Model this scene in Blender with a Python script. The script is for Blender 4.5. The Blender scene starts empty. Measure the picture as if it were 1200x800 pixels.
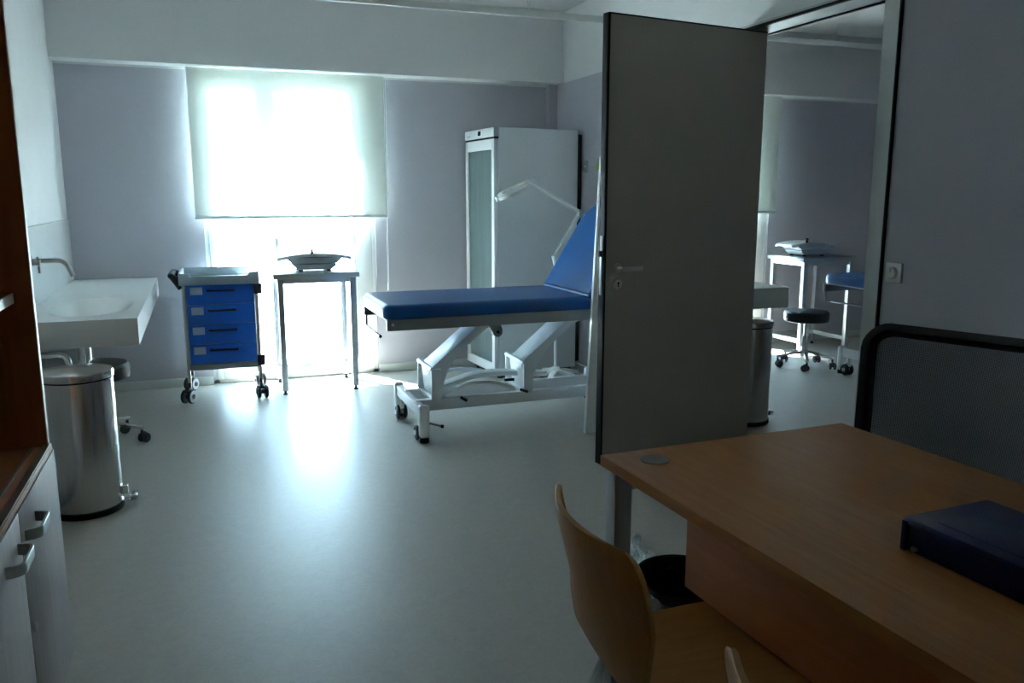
import bpy, bmesh, math, random
from mathutils import Vector, Matrix
random.seed(7)
S = bpy.context.scene
COL = S.collection
R = math.radians
PI = math.pi

# ------------------------------------------------------------------ materials
def new_mat(name):
    m = bpy.data.materials.new(name)
    m.use_nodes = True
    nt = m.node_tree
    nt.nodes.clear()
    out = nt.nodes.new('ShaderNodeOutputMaterial')
    return m, nt, out

def coords(nt, scale=(1, 1, 1), kind='Object'):
    tc = nt.nodes.new('ShaderNodeTexCoord')
    mp = nt.nodes.new('ShaderNodeMapping')
    mp.inputs['Scale'].default_value = scale
    nt.links.new(tc.outputs[kind], mp.inputs['Vector'])
    return mp.outputs['Vector']

def mat(name, col, rough=0.5, metal=0.0, var=0.06, nscale=6.0, bump=0.0, bscale=80.0, spec=0.5, coat=0.0, stretch=(1, 1, 1)):
    """plain surface with a little procedural colour drift and grain"""
    m, nt, out = new_mat(name)
    p = nt.nodes.new('ShaderNodeBsdfPrincipled')
    v = coords(nt, stretch)
    n = nt.nodes.new('ShaderNodeTexNoise')
    n.inputs['Scale'].default_value = nscale
    n.inputs['Detail'].default_value = 5
    nt.links.new(v, n.inputs['Vector'])
    r = nt.nodes.new('ShaderNodeValToRGB')
    a = [max(0, c * (1 - var)) for c in col] + [1]
    b = [min(1, c * (1 + var)) for c in col] + [1]
    r.color_ramp.elements[0].position = 0.3
    r.color_ramp.elements[1].position = 0.7
    r.color_ramp.elements[0].color = a
    r.color_ramp.elements[1].color = b
    nt.links.new(n.outputs['Fac'], r.inputs['Fac'])
    nt.links.new(r.outputs['Color'], p.inputs['Base Color'])
    p.inputs['Roughness'].default_value = rough
    p.inputs['Metallic'].default_value = metal
    p.inputs['Specular IOR Level'].default_value = spec
    p.inputs['Coat Weight'].default_value = coat
    if bump:
        n2 = nt.nodes.new('ShaderNodeTexNoise')
        n2.inputs['Scale'].default_value = bscale
        n2.inputs['Detail'].default_value = 3
        nt.links.new(v, n2.inputs['Vector'])
        bp = nt.nodes.new('ShaderNodeBump')
        bp.inputs['Strength'].default_value = bump
        bp.inputs['Distance'].default_value = 0.004
        nt.links.new(n2.outputs['Fac'], bp.inputs['Height'])
        nt.links.new(bp.outputs['Normal'], p.inputs['Normal'])
    nt.links.new(p.outputs[0], out.inputs['Surface'])
    return m

def wood(name, c1, c2, rough=0.4, stretch=(14, 1.2, 14), spec=0.4):
    m, nt, out = new_mat(name)
    p = nt.nodes.new('ShaderNodeBsdfPrincipled')
    v = coords(nt, stretch)
    n = nt.nodes.new('ShaderNodeTexNoise')
    n.inputs['Scale'].default_value = 4.0
    n.inputs['Detail'].default_value = 8
    n.inputs['Roughness'].default_value = 0.65
    n.inputs['Distortion'].default_value = 0.4
    nt.links.new(v, n.inputs['Vector'])
    r = nt.nodes.new('ShaderNodeValToRGB')
    r.color_ramp.elements[0].position = 0.32
    r.color_ramp.elements[1].position = 0.68
    r.color_ramp.elements[0].color = (*c1, 1)
    r.color_ramp.elements[1].color = (*c2, 1)
    nt.links.new(n.outputs['Fac'], r.inputs['Fac'])
    nt.links.new(r.outputs['Color'], p.inputs['Base Color'])
    p.inputs['Roughness'].default_value = rough
    p.inputs['Specular IOR Level'].default_value = spec
    nt.links.new(p.outputs[0], out.inputs['Surface'])
    return m

def floor_mat():
    m, nt, out = new_mat('marbled linoleum')
    p = nt.nodes.new('ShaderNodeBsdfPrincipled')
    v = coords(nt)
    n1 = nt.nodes.new('ShaderNodeTexNoise'); n1.inputs['Scale'].default_value = 22; n1.inputs['Detail'].default_value = 9
    n1.inputs['Distortion'].default_value = 1.2
    n2 = nt.nodes.new('ShaderNodeTexNoise'); n2.inputs['Scale'].default_value = 90; n2.inputs['Detail'].default_value = 3
    for n in (n1, n2): nt.links.new(v, n.inputs['Vector'])
    mx = nt.nodes.new('ShaderNodeMix'); mx.data_type = 'FLOAT'
    mx.inputs[0].default_value = 0.45
    nt.links.new(n1.outputs['Fac'], mx.inputs[2]); nt.links.new(n2.outputs['Fac'], mx.inputs[3])
    r = nt.nodes.new('ShaderNodeValToRGB')
    r.color_ramp.elements[0].position = 0.3; r.color_ramp.elements[1].position = 0.72
    r.color_ramp.elements[0].color = (0.395, 0.372, 0.325, 1)
    r.color_ramp.elements[1].color = (0.475, 0.448, 0.395, 1)
    nt.links.new(mx.outputs[0], r.inputs['Fac'])
    nt.links.new(r.outputs['Color'], p.inputs['Base Color'])
    p.inputs['Roughness'].default_value = 0.40
    p.inputs['Specular IOR Level'].default_value = 0.5
    bp = nt.nodes.new('ShaderNodeBump'); bp.inputs['Strength'].default_value = 0.06; bp.inputs['Distance'].default_value = 0.003
    nt.links.new(n2.outputs['Fac'], bp.inputs['Height']); nt.links.new(bp.outputs['Normal'], p.inputs['Normal'])
    nt.links.new(p.outputs[0], out.inputs['Surface'])
    return m

def glass_mat(name, gloss=0.08, tint=(0.96, 1, 0.99)):
    m, nt, out = new_mat(name)
    t = nt.nodes.new('ShaderNodeBsdfTransparent'); t.inputs['Color'].default_value = (*tint, 1)
    g = nt.nodes.new('ShaderNodeBsdfGlossy'); g.inputs['Roughness'].default_value = 0.03
    lw = nt.nodes.new('ShaderNodeLayerWeight'); lw.inputs['Blend'].default_value = 0.5
    pw = nt.nodes.new('ShaderNodeMath'); pw.operation = 'POWER'; pw.inputs[1].default_value = 4.0
    f = nt.nodes.new('ShaderNodeMath'); f.operation = 'MULTIPLY_ADD'; f.inputs[1].default_value = 0.6; f.inputs[2].default_value = gloss * .5
    nt.links.new(lw.outputs['Facing'], pw.inputs[0]); nt.links.new(pw.outputs[0], f.inputs[0])
    mx = nt.nodes.new('ShaderNodeMixShader')
    nt.links.new(f.outputs[0], mx.inputs[0]); nt.links.new(t.outputs[0], mx.inputs[1]); nt.links.new(g.outputs[0], mx.inputs[2])
    nt.links.new(mx.outputs[0], out.inputs['Surface'])
    return m

def blind_mat():
    m, nt, out = new_mat('screen fabric')
    v = coords(nt)
    n = nt.nodes.new('ShaderNodeTexNoise'); n.inputs['Scale'].default_value = 220
    nt.links.new(v, n.inputs['Vector'])
    r = nt.nodes.new('ShaderNodeValToRGB')
    r.color_ramp.elements[0].color = (0.80, 0.84, 0.78, 1); r.color_ramp.elements[1].color = (0.90, 0.93, 0.88, 1)
    nt.links.new(n.outputs['Fac'], r.inputs['Fac'])
    d = nt.nodes.new('ShaderNodeBsdfDiffuse'); tl = nt.nodes.new('ShaderNodeBsdfTranslucent'); tr = nt.nodes.new('ShaderNodeBsdfTransparent')
    nt.links.new(r.outputs['Color'], d.inputs['Color']); nt.links.new(r.outputs['Color'], tl.inputs['Color'])
    a = nt.nodes.new('ShaderNodeMixShader'); a.inputs[0].default_value = 0.026
    nt.links.new(d.outputs[0], a.inputs[1]); nt.links.new(tl.outputs[0], a.inputs[2])
    b = nt.nodes.new('ShaderNodeMixShader'); b.inputs[0].default_value = 0.22
    nt.links.new(a.outputs[0], b.inputs[1]); nt.links.new(tr.outputs[0], b.inputs[2])
    nt.links.new(b.outputs[0], out.inputs['Surface'])
    return m

def mesh_mat():
    """woven see-through chair mesh"""
    m, nt, out = new_mat('black woven mesh')
    v = coords(nt, (1, 1, 1), 'UV')
    ck = nt.nodes.new('ShaderNodeTexChecker'); ck.inputs['Scale'].default_value = 150
    ro = nt.nodes.new('ShaderNodeMapping'); ro.inputs['Rotation'].default_value = (0, 0, R(45))
    nt.links.new(v, ro.inputs['Vector']); nt.links.new(ro.outputs[0], ck.inputs['Vector'])
    p = nt.nodes.new('ShaderNodeBsdfPrincipled'); p.inputs['Base Color'].default_value = (0.012, 0.012, 0.014, 1); p.inputs['Roughness'].default_value = 0.6
    t = nt.nodes.new('ShaderNodeBsdfTransparent')
    mu = nt.nodes.new('ShaderNodeMath'); mu.operation = 'MULTIPLY'; mu.inputs[1].default_value = 0.55
    nt.links.new(ck.outputs['Fac'], mu.inputs[0])
    mx = nt.nodes.new('ShaderNodeMixShader')
    nt.links.new(mu.outputs[0], mx.inputs[0]); nt.links.new(p.outputs[0], mx.inputs[1]); nt.links.new(t.outputs[0], mx.inputs[2])
    nt.links.new(mx.outputs[0], out.inputs['Surface'])
    return m

def film_mat():
    m, nt, out = new_mat('clear plastic film')
    v = coords(nt)
    n = nt.nodes.new('ShaderNodeTexNoise'); n.inputs['Scale'].default_value = 30; n.inputs['Detail'].default_value = 4
    nt.links.new(v, n.inputs['Vector'])
    bp = nt.nodes.new('ShaderNodeBump'); bp.inputs['Strength'].default_value = 0.8; bp.inputs['Distance'].default_value = 0.02
    nt.links.new(n.outputs['Fac'], bp.inputs['Height'])
    g = nt.nodes.new('ShaderNodeBsdfGlossy'); g.inputs['Roughness'].default_value = 0.12; g.inputs['Color'].default_value = (0.9, 0.95, 0.95, 1)
    nt.links.new(bp.outputs['Normal'], g.inputs['Normal'])
    t = nt.nodes.new('ShaderNodeBsdfTransparent')
    df = nt.nodes.new('ShaderNodeBsdfTranslucent'); df.inputs['Color'].default_value = (.8, .85, .85, 1)
    gm = nt.nodes.new('ShaderNodeMixShader'); gm.inputs[0].default_value = .35
    nt.links.new(g.outputs[0], gm.inputs[1]); nt.links.new(df.outputs[0], gm.inputs[2])
    mx = nt.nodes.new('ShaderNodeMixShader'); mx.inputs[0].default_value = 0.5
    nt.links.new(gm.outputs[0], mx.inputs[1]); nt.links.new(t.outputs[0], mx.inputs[2])
    nt.links.new(mx.outputs[0], out.inputs['Surface'])
    return m

M = dict(
    white=mat('white wall paint', (0.72, 0.725, 0.72), 0.6, bump=0.15, bscale=160, var=0.015),
    front=mat('warm front wall paint', (0.50, 0.41, 0.29), 0.6),
    lilac=mat('lilac wall paint', (0.475, 0.47, 0.515), 0.6, bump=0.2, bscale=160, var=0.02),
    ceil=mat('ceiling paint', (0.68, 0.68, 0.67), 0.7, bump=0.1, bscale=120, var=0.02),
    floor=floor_mat(),
    ground=mat('pale paving', (0.7, 0.7, 0.68), 0.8, bump=0.3, bscale=20),
    skirt=mat('pale skirting', (0.60, 0.63, 0.60), 0.5, var=0.03),
    upvc=mat('white window plastic', (0.82, 0.84, 0.83), 0.35, var=0.02),
    pane=glass_mat('window glass'),
    blind=blind_mat(),
    bar=mat('blind bar', (0.82, 0.86, 0.84), 0.5),
    door=mat('warm grey door laminate', (0.42, 0.39, 0.335), 0.5, bump=0.12, bscale=220, var=0.03),
    black=mat('black rubber', (0.009, 0.010, 0.011), 0.5, spec=.25),
    blackp=mat('black plastic', (0.010, 0.010, 0.011), 0.55, spec=.3),
    alu=mat('anodised aluminium', (0.50, 0.52, 0.51), 0.45, metal=0.35, var=0.03),
    steel=mat('brushed stainless steel', (0.60, 0.60, 0.58), 0.3, metal=1.0, var=0.08, nscale=20, stretch=(1, 1, 30)),
    steelb=mat('polished bin steel', (0.56, 0.54, 0.51), 0.2, metal=1.0, var=0.06, nscale=12, stretch=(12, 12, 0.3)),
    tabst=mat('table stainless steel', (0.50, 0.53, 0.54), 0.32, metal=0.9, var=0.08, nscale=8, stretch=(1, 6, 6)),
    chrome=mat('chrome', (0.75, 0.76, 0.76), 0.1, metal=1.0, var=0.02),
    nickel=mat('satin nickel', (0.46, 0.44, 0.41), 0.42, metal=0.4, var=0.05),
    hmetal=mat('satin door furniture', (0.62, 0.59, 0.55), 0.38, metal=0.25, var=0.04),
    sink=mat('white solid surface', (0.82, 0.83, 0.81), 0.25, var=0.01, spec=0.5),
    enamel=mat('white powder coat', (0.78, 0.80, 0.80), 0.35, var=0.02),
    silver=mat('silver grey enamel', (0.29, 0.305, 0.30), 0.45, metal=0.1, var=0.03),
    vinyl=mat('royal blue vinyl', (0.003, 0.088, 0.29), 0.36, var=0.08, bump=0.25, bscale=260),
    fridge=mat('white steel casing', (0.66, 0.70, 0.70), 0.4, var=0.02),
    fglass=mat('tinted green cabinet glass', (0.13, 0.18, 0.175), 0.15, var=0.08, nscale=1.5, stretch=(1, 14, 1)),
    tray=mat('pale blue grey tray plastic', (0.34, 0.39, 0.42), 0.4, var=0.03),
    blue=mat('cobalt blue drawer plastic', (0.003, 0.125, 0.56), 0.4, var=0.04),
    handle=mat('navy drawer pull', (0.003, 0.012, 0.06), 0.4),
    paper=mat('grey label card', (0.42, 0.48, 0.58), 0.6, var=0.05),
    castor=mat('dark castor rubber', (0.03, 0.033, 0.04), 0.5),
    disc=mat('pale castor disc', (0.5, 0.55, 0.58), 0.4),
    scale=mat('white scale plastic', (0.74, 0.78, 0.78), 0.5, var=0.02),
    pink=mat('scale keypad', (0.55, 0.32, 0.45), 0.4),
    lamp=mat('cream lamp enamel', (0.72, 0.76, 0.72), 0.35, var=0.02),
    stool=mat('black stool vinyl', (0.010, 0.012, 0.015), 0.45, bump=0.1, spec=.35),
    oak=wood('golden oak veneer', (0.33, 0.125, 0.032), (0.42, 0.178, 0.052), 0.38, (16, 1.0, 16)),
    oakedge=wood('oak edge band', (0.34, 0.13, 0.022), (0.42, 0.17, 0.032), 0.45, (14, 1.2, 14)),
    panel=wood('reddish cherry panel', (0.44, 0.135, 0.035), (0.52, 0.175, 0.05), 0.5, (3, 1.0, 8)),
    ply=wood('honey beech plywood', (0.36, 0.148, 0.030), (0.45, 0.20, 0.045), 0.5, (2, 12, 2), .25),
    plyedge=wood('plywood edge', (0.33, 0.16, 0.045), (0.46, 0.24, 0.075), 0.5, (3, 3, 60)),
    walnut=wood('red brown bookcase veneer', (0.32, 0.10, 0.026), (0.42, 0.145, 0.04), 0.45, (10, 10, 1.0)),
    shelfedge=mat('pale cabinet edge band', (0.66, 0.66, 0.63), 0.4),
    cabdoor=wood('pale lilac grey ash cabinet door', (0.36, 0.31, 0.30), (0.43, 0.38, 0.365), 0.5, (12, 12, 0.8)),
    track=mat('dull brass track', (0.30, 0.24, 0.17), 0.4, metal=0.5),
    navy=mat('dark navy plastic', (0.005, 0.007, 0.05), 0.35, spec=0.4, bump=0.1, bscale=200),
    mesh=mesh_mat(),
    film=film_mat(),
    grom=mat('grey grommet plastic', (0.20, 0.20, 0.19), 0.5),
    leg=mat('silver desk leg', (0.42, 0.44, 0.45), 0.4, metal=0.4),
    yellow=mat('yellow outlet', (0.45, 0.45, 0.05), 0.5),
    greyp=mat('grey outlet plastic', (0.35, 0.38, 0.40), 0.5),
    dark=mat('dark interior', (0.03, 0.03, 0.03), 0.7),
    screen=mat('dark display', (0.01, 0.01, 0.015), 0.2),
    switch=mat('white switch plastic', (0.62, 0.62, 0.60), 0.4),
)

# ------------------------------------------------------------------ mesh building
class MB:
    def __init__(s):
        s.b = bmesh.new(); s.mi = 0
    def _tag(s, faces):
        for f in faces: f.material_index = s.mi
    def _new(s, fn):
        before = set(s.b.faces)
        fn()
        new = [f for f in s.b.faces if f not in before]
        s._tag(new)
        return new
    def box(s, x0, x1, y0, y1, z0, z1, bev=0.0, seg=2, mtx=None):
        t = bmesh.new()
        r = bmesh.ops.create_cube(t, size=1)
        for v in t.verts:
            v.co = Vector((x0 + (v.co.x + .5) * (x1 - x0), y0 + (v.co.y + .5) * (y1 - y0), z0 + (v.co.z + .5) * (z1 - z0)))
        if bev:
            bmesh.ops.bevel(t, geom=list(t.edges), offset=bev, segments=seg, profile=0.5, affect='EDGES')
        if mtx is not None: t.transform(mtx)
        s.merge(t)
        return s
    def merge(s, t):
        vm = {}
        for v in t.verts: vm[v] = s.b.verts.new(v.co)
        for f in t.faces:
            try:
                nf = s.b.faces.new([vm[v] for v in f.verts]); nf.material_index = s.mi
            except ValueError: pass
        t.free()
    def cyl(s, p0, p1, r, r2=None, seg=24, caps=True):
        p0, p1 = Vector(p0), Vector(p1); r2 = r if r2 is None else r2
        d = (p1 - p0)
        q = d.to_track_quat('Z', 'Y')
        a = [s.b.verts.new(p0 + q @ Vector((r * math.cos(2 * PI * i / seg), r * math.sin(2 * PI * i / seg), 0))) for i in range(seg)]
        b = [s.b.verts.new(p1 + q @ Vector((r2 * math.cos(2 * PI * i / seg), r2 * math.sin(2 * PI * i / seg), 0))) for i in range(seg)]
        fs = [s.b.faces.new((a[i], a[(i + 1) % seg], b[(i + 1) % seg], b[i])) for i in range(seg)]
        if caps: fs += [s.b.faces.new(a[::-1]), s.b.faces.new(b)]
        s._tag(fs); return s
    def lathe(s, prof, c=(0, 0, 0), seg=40, axis='Z'):
        c = Vector(c); rings = []
        for r, z in prof:
            ring = []
            for i in range(seg):
                a = 2 * PI * i / seg
                if axis == 'Z': p = Vector((r * math.cos(a), r * math.sin(a), z))
                elif axis == 'X': p = Vector((z, r * math.cos(a), r * math.sin(a)))
                else: p = Vector((r * math.sin(a), z, r * math.cos(a)))
                ring.append(s.b.verts.new(c + p))
            rings.append(ring)
        fs = []
        for k in range(len(rings) - 1):
            for i in range(seg):
                fs.append(s.b.faces.new((rings[k][i], rings[k][(i + 1) % seg], rings[k + 1][(i + 1) % seg], rings[k + 1][i])))
        fs.append(s.b.faces.new(rings[0][::-1])); fs.append(s.b.faces.new(rings[-1]))
        s._tag(fs); return s
    def tube(s, pts, r, seg=12, fillet=0.0, closed=False, sq=None):
        P = [Vector(p) for p in pts]
        if fillet:
            Q = [P[0]] if not closed else []
            rng = range(1, len(P) - 1) if not closed else range(len(P))
            for i in rng:
                a, b, c = P[i - 1], P[i], P[(i + 1) % len(P)]
                u = (a - b); v = (c - b)
                f = min(fillet, u.length * .49, v.length * .49)
                p0 = b + u.normalized() * f; p1 = b + v.normalized() * f
                for k in range(7):
                    t = k / 6
                    Q.append(p0 * (1 - t) ** 2 + b * 2 * t * (1 - t) + p1 * t * t)
            if not closed: Q.append(P[-1])
            P = Q
        n = len(P); rings = []
        up = None
        for i in range(n):
            if closed: d = (P[(i + 1) % n] - P[i - 1])
            elif i == 0: d = P[1] - P[0]
            elif i == n - 1: d = P[-1] - P[-2]
            else: d = (P[i + 1] - P[i]).normalized() + (P[i] - P[i - 1]).normalized()
            d.normalize()
            if up is None:
                up = Vector((0, 0, 1)) if abs(d.z) < .9 else Vector((1, 0, 0))
            up = (up - d * up.dot(d)).normalized()
            w = d.cross(up)
            ring = []
            for k in range(seg):
                a = 2 * PI * k / seg
                if sq: # rounded-rectangular section
                    ca, sa = math.cos(a), math.sin(a)
                    e = 0.35
                    x = math.copysign(abs(ca) ** e, ca) * sq[0]; y = math.copysign(abs(sa) ** e, sa) * sq[1]
                else: x, y = r * math.cos(a), r * math.sin(a)
                ring.append(s.b.verts.new(P[i] + w * x + up * y))
            rings.append(ring)
        fs = []
        for i in range(n if closed else n - 1):
            a, b = rings[i], rings[(i + 1) % n]
            for k in range(seg):
                fs.append(s.b.faces.new((a[k], a[(k + 1) % seg], b[(k + 1) % seg], b[k])))
        if not closed: fs += [s.b.faces.new(rings[0][::-1]), s.b.faces.new(rings[-1])]
        s._tag(fs); return s
    def prism(s, poly, a0, a1, axis='Y', bev=0.0):
        """poly of (u,v): axis Y -> (x,z); X -> (y,z); Z -> (x,y)"""
        t = bmesh.new()
        def pt(u, v, w):
            return Vector((u, w, v)) if axis == 'Y' else Vector((w, u, v)) if axis == 'X' else Vector((u, v, w))
        A = [t.verts.new(pt(u, v, a0)) for u, v in poly]; B = [t.verts.new(pt(u, v, a1)) for u, v in poly]
        n = len(poly)
        for i in range(n): t.faces.new((A[i], A[(i + 1) % n], B[(i + 1) % n], B[i]))
        t.faces.new(A[::-1]); t.faces.new(B)
        bmesh.ops.recalc_face_normals(t, faces=list(t.faces))
        if bev:
            es = [e for e in t.edges if e.calc_face_angle(0) > 0.5]
            bmesh.ops.bevel(t, geom=es, offset=bev, segments=2, profile=.5, affect='EDGES')
        s.merge(t); return s
    def grid(s, f, nu, nv, flip=False, uv=False):
        V = [[s.b.verts.new(f(i / nu, j / nv)) for j in range(nv + 1)] for i in range(nu + 1)]
        fs = []
        lay = s.b.loops.layers.uv.verify() if uv else None
        for i in range(nu):
            for j in range(nv):
                q = [(i, j), (i + 1, j), (i + 1, j + 1), (i, j + 1)]
                if flip: q = q[::-1]
                fc = s.b.faces.new([V[a][b] for a, b in q]); fs.append(fc)
                if uv:
                    for l, (a, b) in zip(fc.loops, q): l[lay].uv = (a / nu, b / nv)
        s._tag(fs); return V
    def build(s, name, m, parent=None, angle=35, loc=None, rot=None):
        bmesh.ops.remove_doubles(s.b, verts=list(s.b.verts), dist=1e-6)
        bmesh.ops.recalc_face_normals(s.b, faces=list(s.b.faces))
        me = bpy.data.meshes.new(name)
        s.b.to_mesh(me); s.b.free()
        for x in (m if isinstance(m, (list, tuple)) else [m]):
            me.materials.append(x)
        for p in me.polygons: p.use_smooth = True
        me.set_sharp_from_angle(angle=R(angle))
        o = bpy.data.objects.new(name, me); COL.objects.link(o)
        if parent is not None: o.parent = parent
        if loc is not None: o.location = loc
        if rot is not None: o.rotation_euler = rot
        return o

def thing(name, label, cat, loc=(0, 0, 0), rz=0, group=None):
    o = bpy.data.objects.new(name, None); COL.objects.link(o)
    o.empty_display_size = 0.1
    o.location = loc; o.rotation_euler = (0, 0, rz)
    o['label'] = label; o['category'] = cat
    if group: o['group'] = group
    return o
def tag(o, label, cat, group=None):
    o['label'] = label; o['category'] = cat
    if group: o['group'] = group
    return o
def struct(o):
    o['kind'] = 'structure'; return o
def dup(root, loc, label, rz=None, group=None):
    r = root.copy(); COL.objects.link(r); r.location = loc
    if rz is not None: r.rotation_euler = (0, 0, rz)
    r['label'] = label
    if group: r['group'] = group
    def kids(a, b):
        for ch in list(a.children):
            c = ch.copy(); COL.objects.link(c); c.parent = b
            kids(ch, c)
    kids(root, r)
    return r

# ------------------------------------------------------------------ room dimensions
XL, XR, XR2, XE = -0.85, 2.80, 2.98, 6.75      # left wall, partition faces, far wall of next room
YB, YF = 6.42, -2.6                            # back wall face, wall behind camera
ZC, ZP = 2.83, 2.285                           # ceiling, top of lilac paint
YBEAM = 6.25
WY1 = YB + 0.22                                # outer face of back wall
O0, O1 = 2.875, 3.95                          # door opening in the partition
W1 = (0.03, 1.285); W2 = (4.30, 5.00)          # windows
WZ = 2.27

m = MB(); m.box(XL - .2, XE + .2, YF - .2, WY1, -0.2, 0.0); struct(m.build('floor', M['floor']))
m = MB(); m.box(XL - .2, XE + .2, YF - .2, WY1, ZC, ZC + .2); struct(m.build('ceiling', M['ceil']))
m = MB(); m.box(XL - .2, XL, YF - .2, WY1, 0, ZC); struct(m.build('wall_left', M['white']))
m = MB(); m.box(XL, XE, YF - .2, YF, 0, ZC); struct(m.build('wall_front', M['front']))
m = MB(); m.box(XE, XE + .2, YF - .2, WY1, 0, ZC); struct(m.build('wall_far_right', M['lilac']))
m = MB()
m.mi = 0
for x0, x1 in ((XL, W1[0]), (W1[1], W2[0]), (W2[1], XE)): m.box(x0, x1, YB, WY1, 0, WZ)
m.mi = 1; m.box(XL, XE, YB, WY1, WZ, ZC)
struct(m.build('wall_back', [M['lilac'], M['white']]))
m = MB()
for y0, y1 in ((YF, O0), (O1, YB)):
    m.mi = 0; m.box(XR, XR2, y0, y1, 0, ZP)
    m.mi = 1; m.box(XR, XR2, y0, y1, ZP, ZC)
m.mi = 1; m.box(XR, XR2, O0, O1, ZP + .0, ZC)
struct(m.build('wall_right', [M['lilac'], M['white']]))
# beams over the windows
m = MB(); m.box(XL, XR, YBEAM, YB, ZP, ZC); struct(m.build('trim_1', M['white']))
m = MB(); m.box(XR2, XE, YBEAM, YB, ZP, ZC); struct(m.build('trim_2', M['white']))
m = MB(); m.box(2.725, XR, YB - .06, YB, 0, ZP); struct(m.build('trim_3', M['lilac']))
# skirting
m = MB()
for x0, x1 in ((XL, W1[0] - .005), (W1[1] + .005, 2.725)): m.box(x0, x1, YB - .012, YB, 0, .066, .002)
struct(m.build('baseboard_back', M['skirt']))
m = MB(); m.box(XR - .012, XR, O1 + .07, YB - .06, 0, .066, .002); m.box(XR - .012, XR, YF, O0 - .07, 0, .066, .002); struct(m.build('baseboard_right', M['skirt']))
m = MB()
for x0, x1 in ((XR2, W2[0]), (W2[1], XE)): m.box(x0, x1, YB - .012, YB, 0, .066, .002)
struct(m.build('baseboard_next_room', M['skirt']))
m = MB(); m.box(XL, XL + .012, 2.6, YB - .02, 0, .066, .002); struct(m.build('baseboard_left', M['skirt']))
# white splash panel above the washbasin
m = MB(); m.box(XL, XL + .008, 4.28, YB - .002, .82, 1.232, .002); m.box(XL, XL + .010, 4.28, YB - .002, 1.232, 1.238)
struct(m.build('trim_4', M['sink']))
# paving outside
m = MB(); m.box(-6, 14, WY1 + .005, 22, -.16, -.04); struct(m.build('floor_terrace', M['ground']))

# door frame (jambs + head) of the partition opening
m = MB()
m.mi = 0
m.box(XR - .012, XR + .006, O0 - .075, O0 + .006, 0, ZP + .0, .002)        # near face strip
m.box(XR - .012, XR + .006, O1 - .006, O1 + .06, 0, ZP + .0, .002)
m.box(XR - .010, XR2 + .010, O0 - .004, O0 + .012, 0, ZP)                   # reveals
m.box(XR - .010, XR2 + .010, O1 - .012, O1 + .004, 0, ZP)
m.box(XR - .008, XR2 + .008, O0, O1, ZP - .014, ZP + .004)
m.mi = 1
m.box(XR - .014, XR + .004, O0 - .083, O0 - .074, 0, ZP)                     # shadow seal
m.box(XR - .012, XR + .004, O0, O1, ZP - .022, ZP - .008)
m.box(XR2 - .006, XR2 + .010, O0, O1, ZP - .022, ZP - .008)
struct(m.build('trim_5', [M['alu'], M['black']]))

# ------------------------------------------------------------------ windows
def window(name, x0, x1, fl):
    w = bpy.data.objects.new(name, None); COL.objects.link(w); struct(w)
    y0, y1 = YB + .03, YB + .09
    w.location = ((x0 + x1) / 2, YB + .06, 0)
    ox = -(x0 + x1) / 2; oy = -(YB + .06)
    def B(mm, a, b, c, d, bev=.004, yy=(y0, y1)): mm.box(a + ox, b + ox, yy[0] + oy, yy[1] + oy, c, d, bev)
    m = MB()
    B(m, x0, x0 + .045, 0, WZ); B(m, x1 - .045, x1, 0, WZ); B(m, x0, x1, WZ - .05, WZ); B(m, x0, x1, 0, .03)
    m.build('window_frame', M['upvc'], w)
    yy = (y0 - .012, y1 - .02)
    if fl: s = [(x0 + .03, .107, .429, .50), (.50, .562, 1.125, x1 - .03)]
    else: s = [(x0 + .03, x0 + .11, x0 + .40, x0 + .47), (x0 + .47, x0 + .54, x1 - .16, x1 - .03)]
    for k, (a, b, c, d) in enumerate(s):
        m = MB(); B(m, a, b, .03, WZ - .04, yy=yy); B(m, c, d, .03, WZ - .04, yy=yy)
        B(m, b, c, .03, .11, yy=yy); B(m, b, c, 2.147, WZ - .04, yy=yy)
        o = m.build('sash', M['upvc'], w)
        g = MB(); g.box(b + ox - .005, c + ox + .005, y0 + .012 + oy, y0 + .018 + oy, .105, 2.152)
        g.build('pane', M['pane'], o)
        if k == 1:
            mu = MB(); cx = b + (c - b) * .48
            B(mu, cx - .024, cx + .024, 1.30, 2.147, yy=(y0 - .004, y0 + .03)); B(mu, b - .01, c + .01, 1.275, 1.325, yy=(y0 - .004, y0 + .03)); mu.build('glazing_bar', M['upvc'], o)
            h = MB(); hx = a + .038 + ox
            h.box(hx - .014, hx + .014, yy[0] - .012 + oy, yy[0] + oy, 1.00, 1.08, .003)
            h.box(hx - .010, hx + .010, yy[0] - .045 + oy, yy[0] - .010 + oy, 1.05, 1.075, .003)
            h.box(hx - .011, hx + .011, yy[0] - .05 + oy, yy[0] - .035 + oy, .97, 1.075, .004)
            h.build('window_handle', M['nickel'], o)
    return w
window('window_1', W1[0], W1[1], True)
window('window_2', W2[0], W2[1], False)

def blind(x0, x1, zb, label, cord):
    t = thing('roller_blind', label, 'blind', ((x0 + x1) / 2, YB - .075, 0))
    h = (x1 - x0) / 2
    m = MB(); m.box(-h, h, -.0006, .0006, zb, ZP - .002); m.build('fabric', M['blind'], t)
    m = MB(); m.box(-h, h, -.006, .006, zb - .013, zb + .009, .003); m.build('bottom_bar', M['bar'], t)
    if cord:
        m = MB(); m.tube([(h - .012, -.03, ZP - .001), (h - .012, -.03, .72)], .0022, 8)
        m.tube([(h + .004, -.03, ZP - .001), (h - .006, -.03, .72)], .0022, 8)
        m.lathe([(.001, .67), (.007, .675), (.007, .72), (.003, .73)], (h - .012, -.03, 0), 12)
        m.build('pull_cord', M['enamel'], t)
    return t
blind(-.025, 1.365, 1.245, 'translucent cream roller blind half lowered over the bright window of the main room', True)
blind(4.24, 5.02, 1.245, 'pale roller blind edge seen through the doorway in the next room', False)

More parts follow.
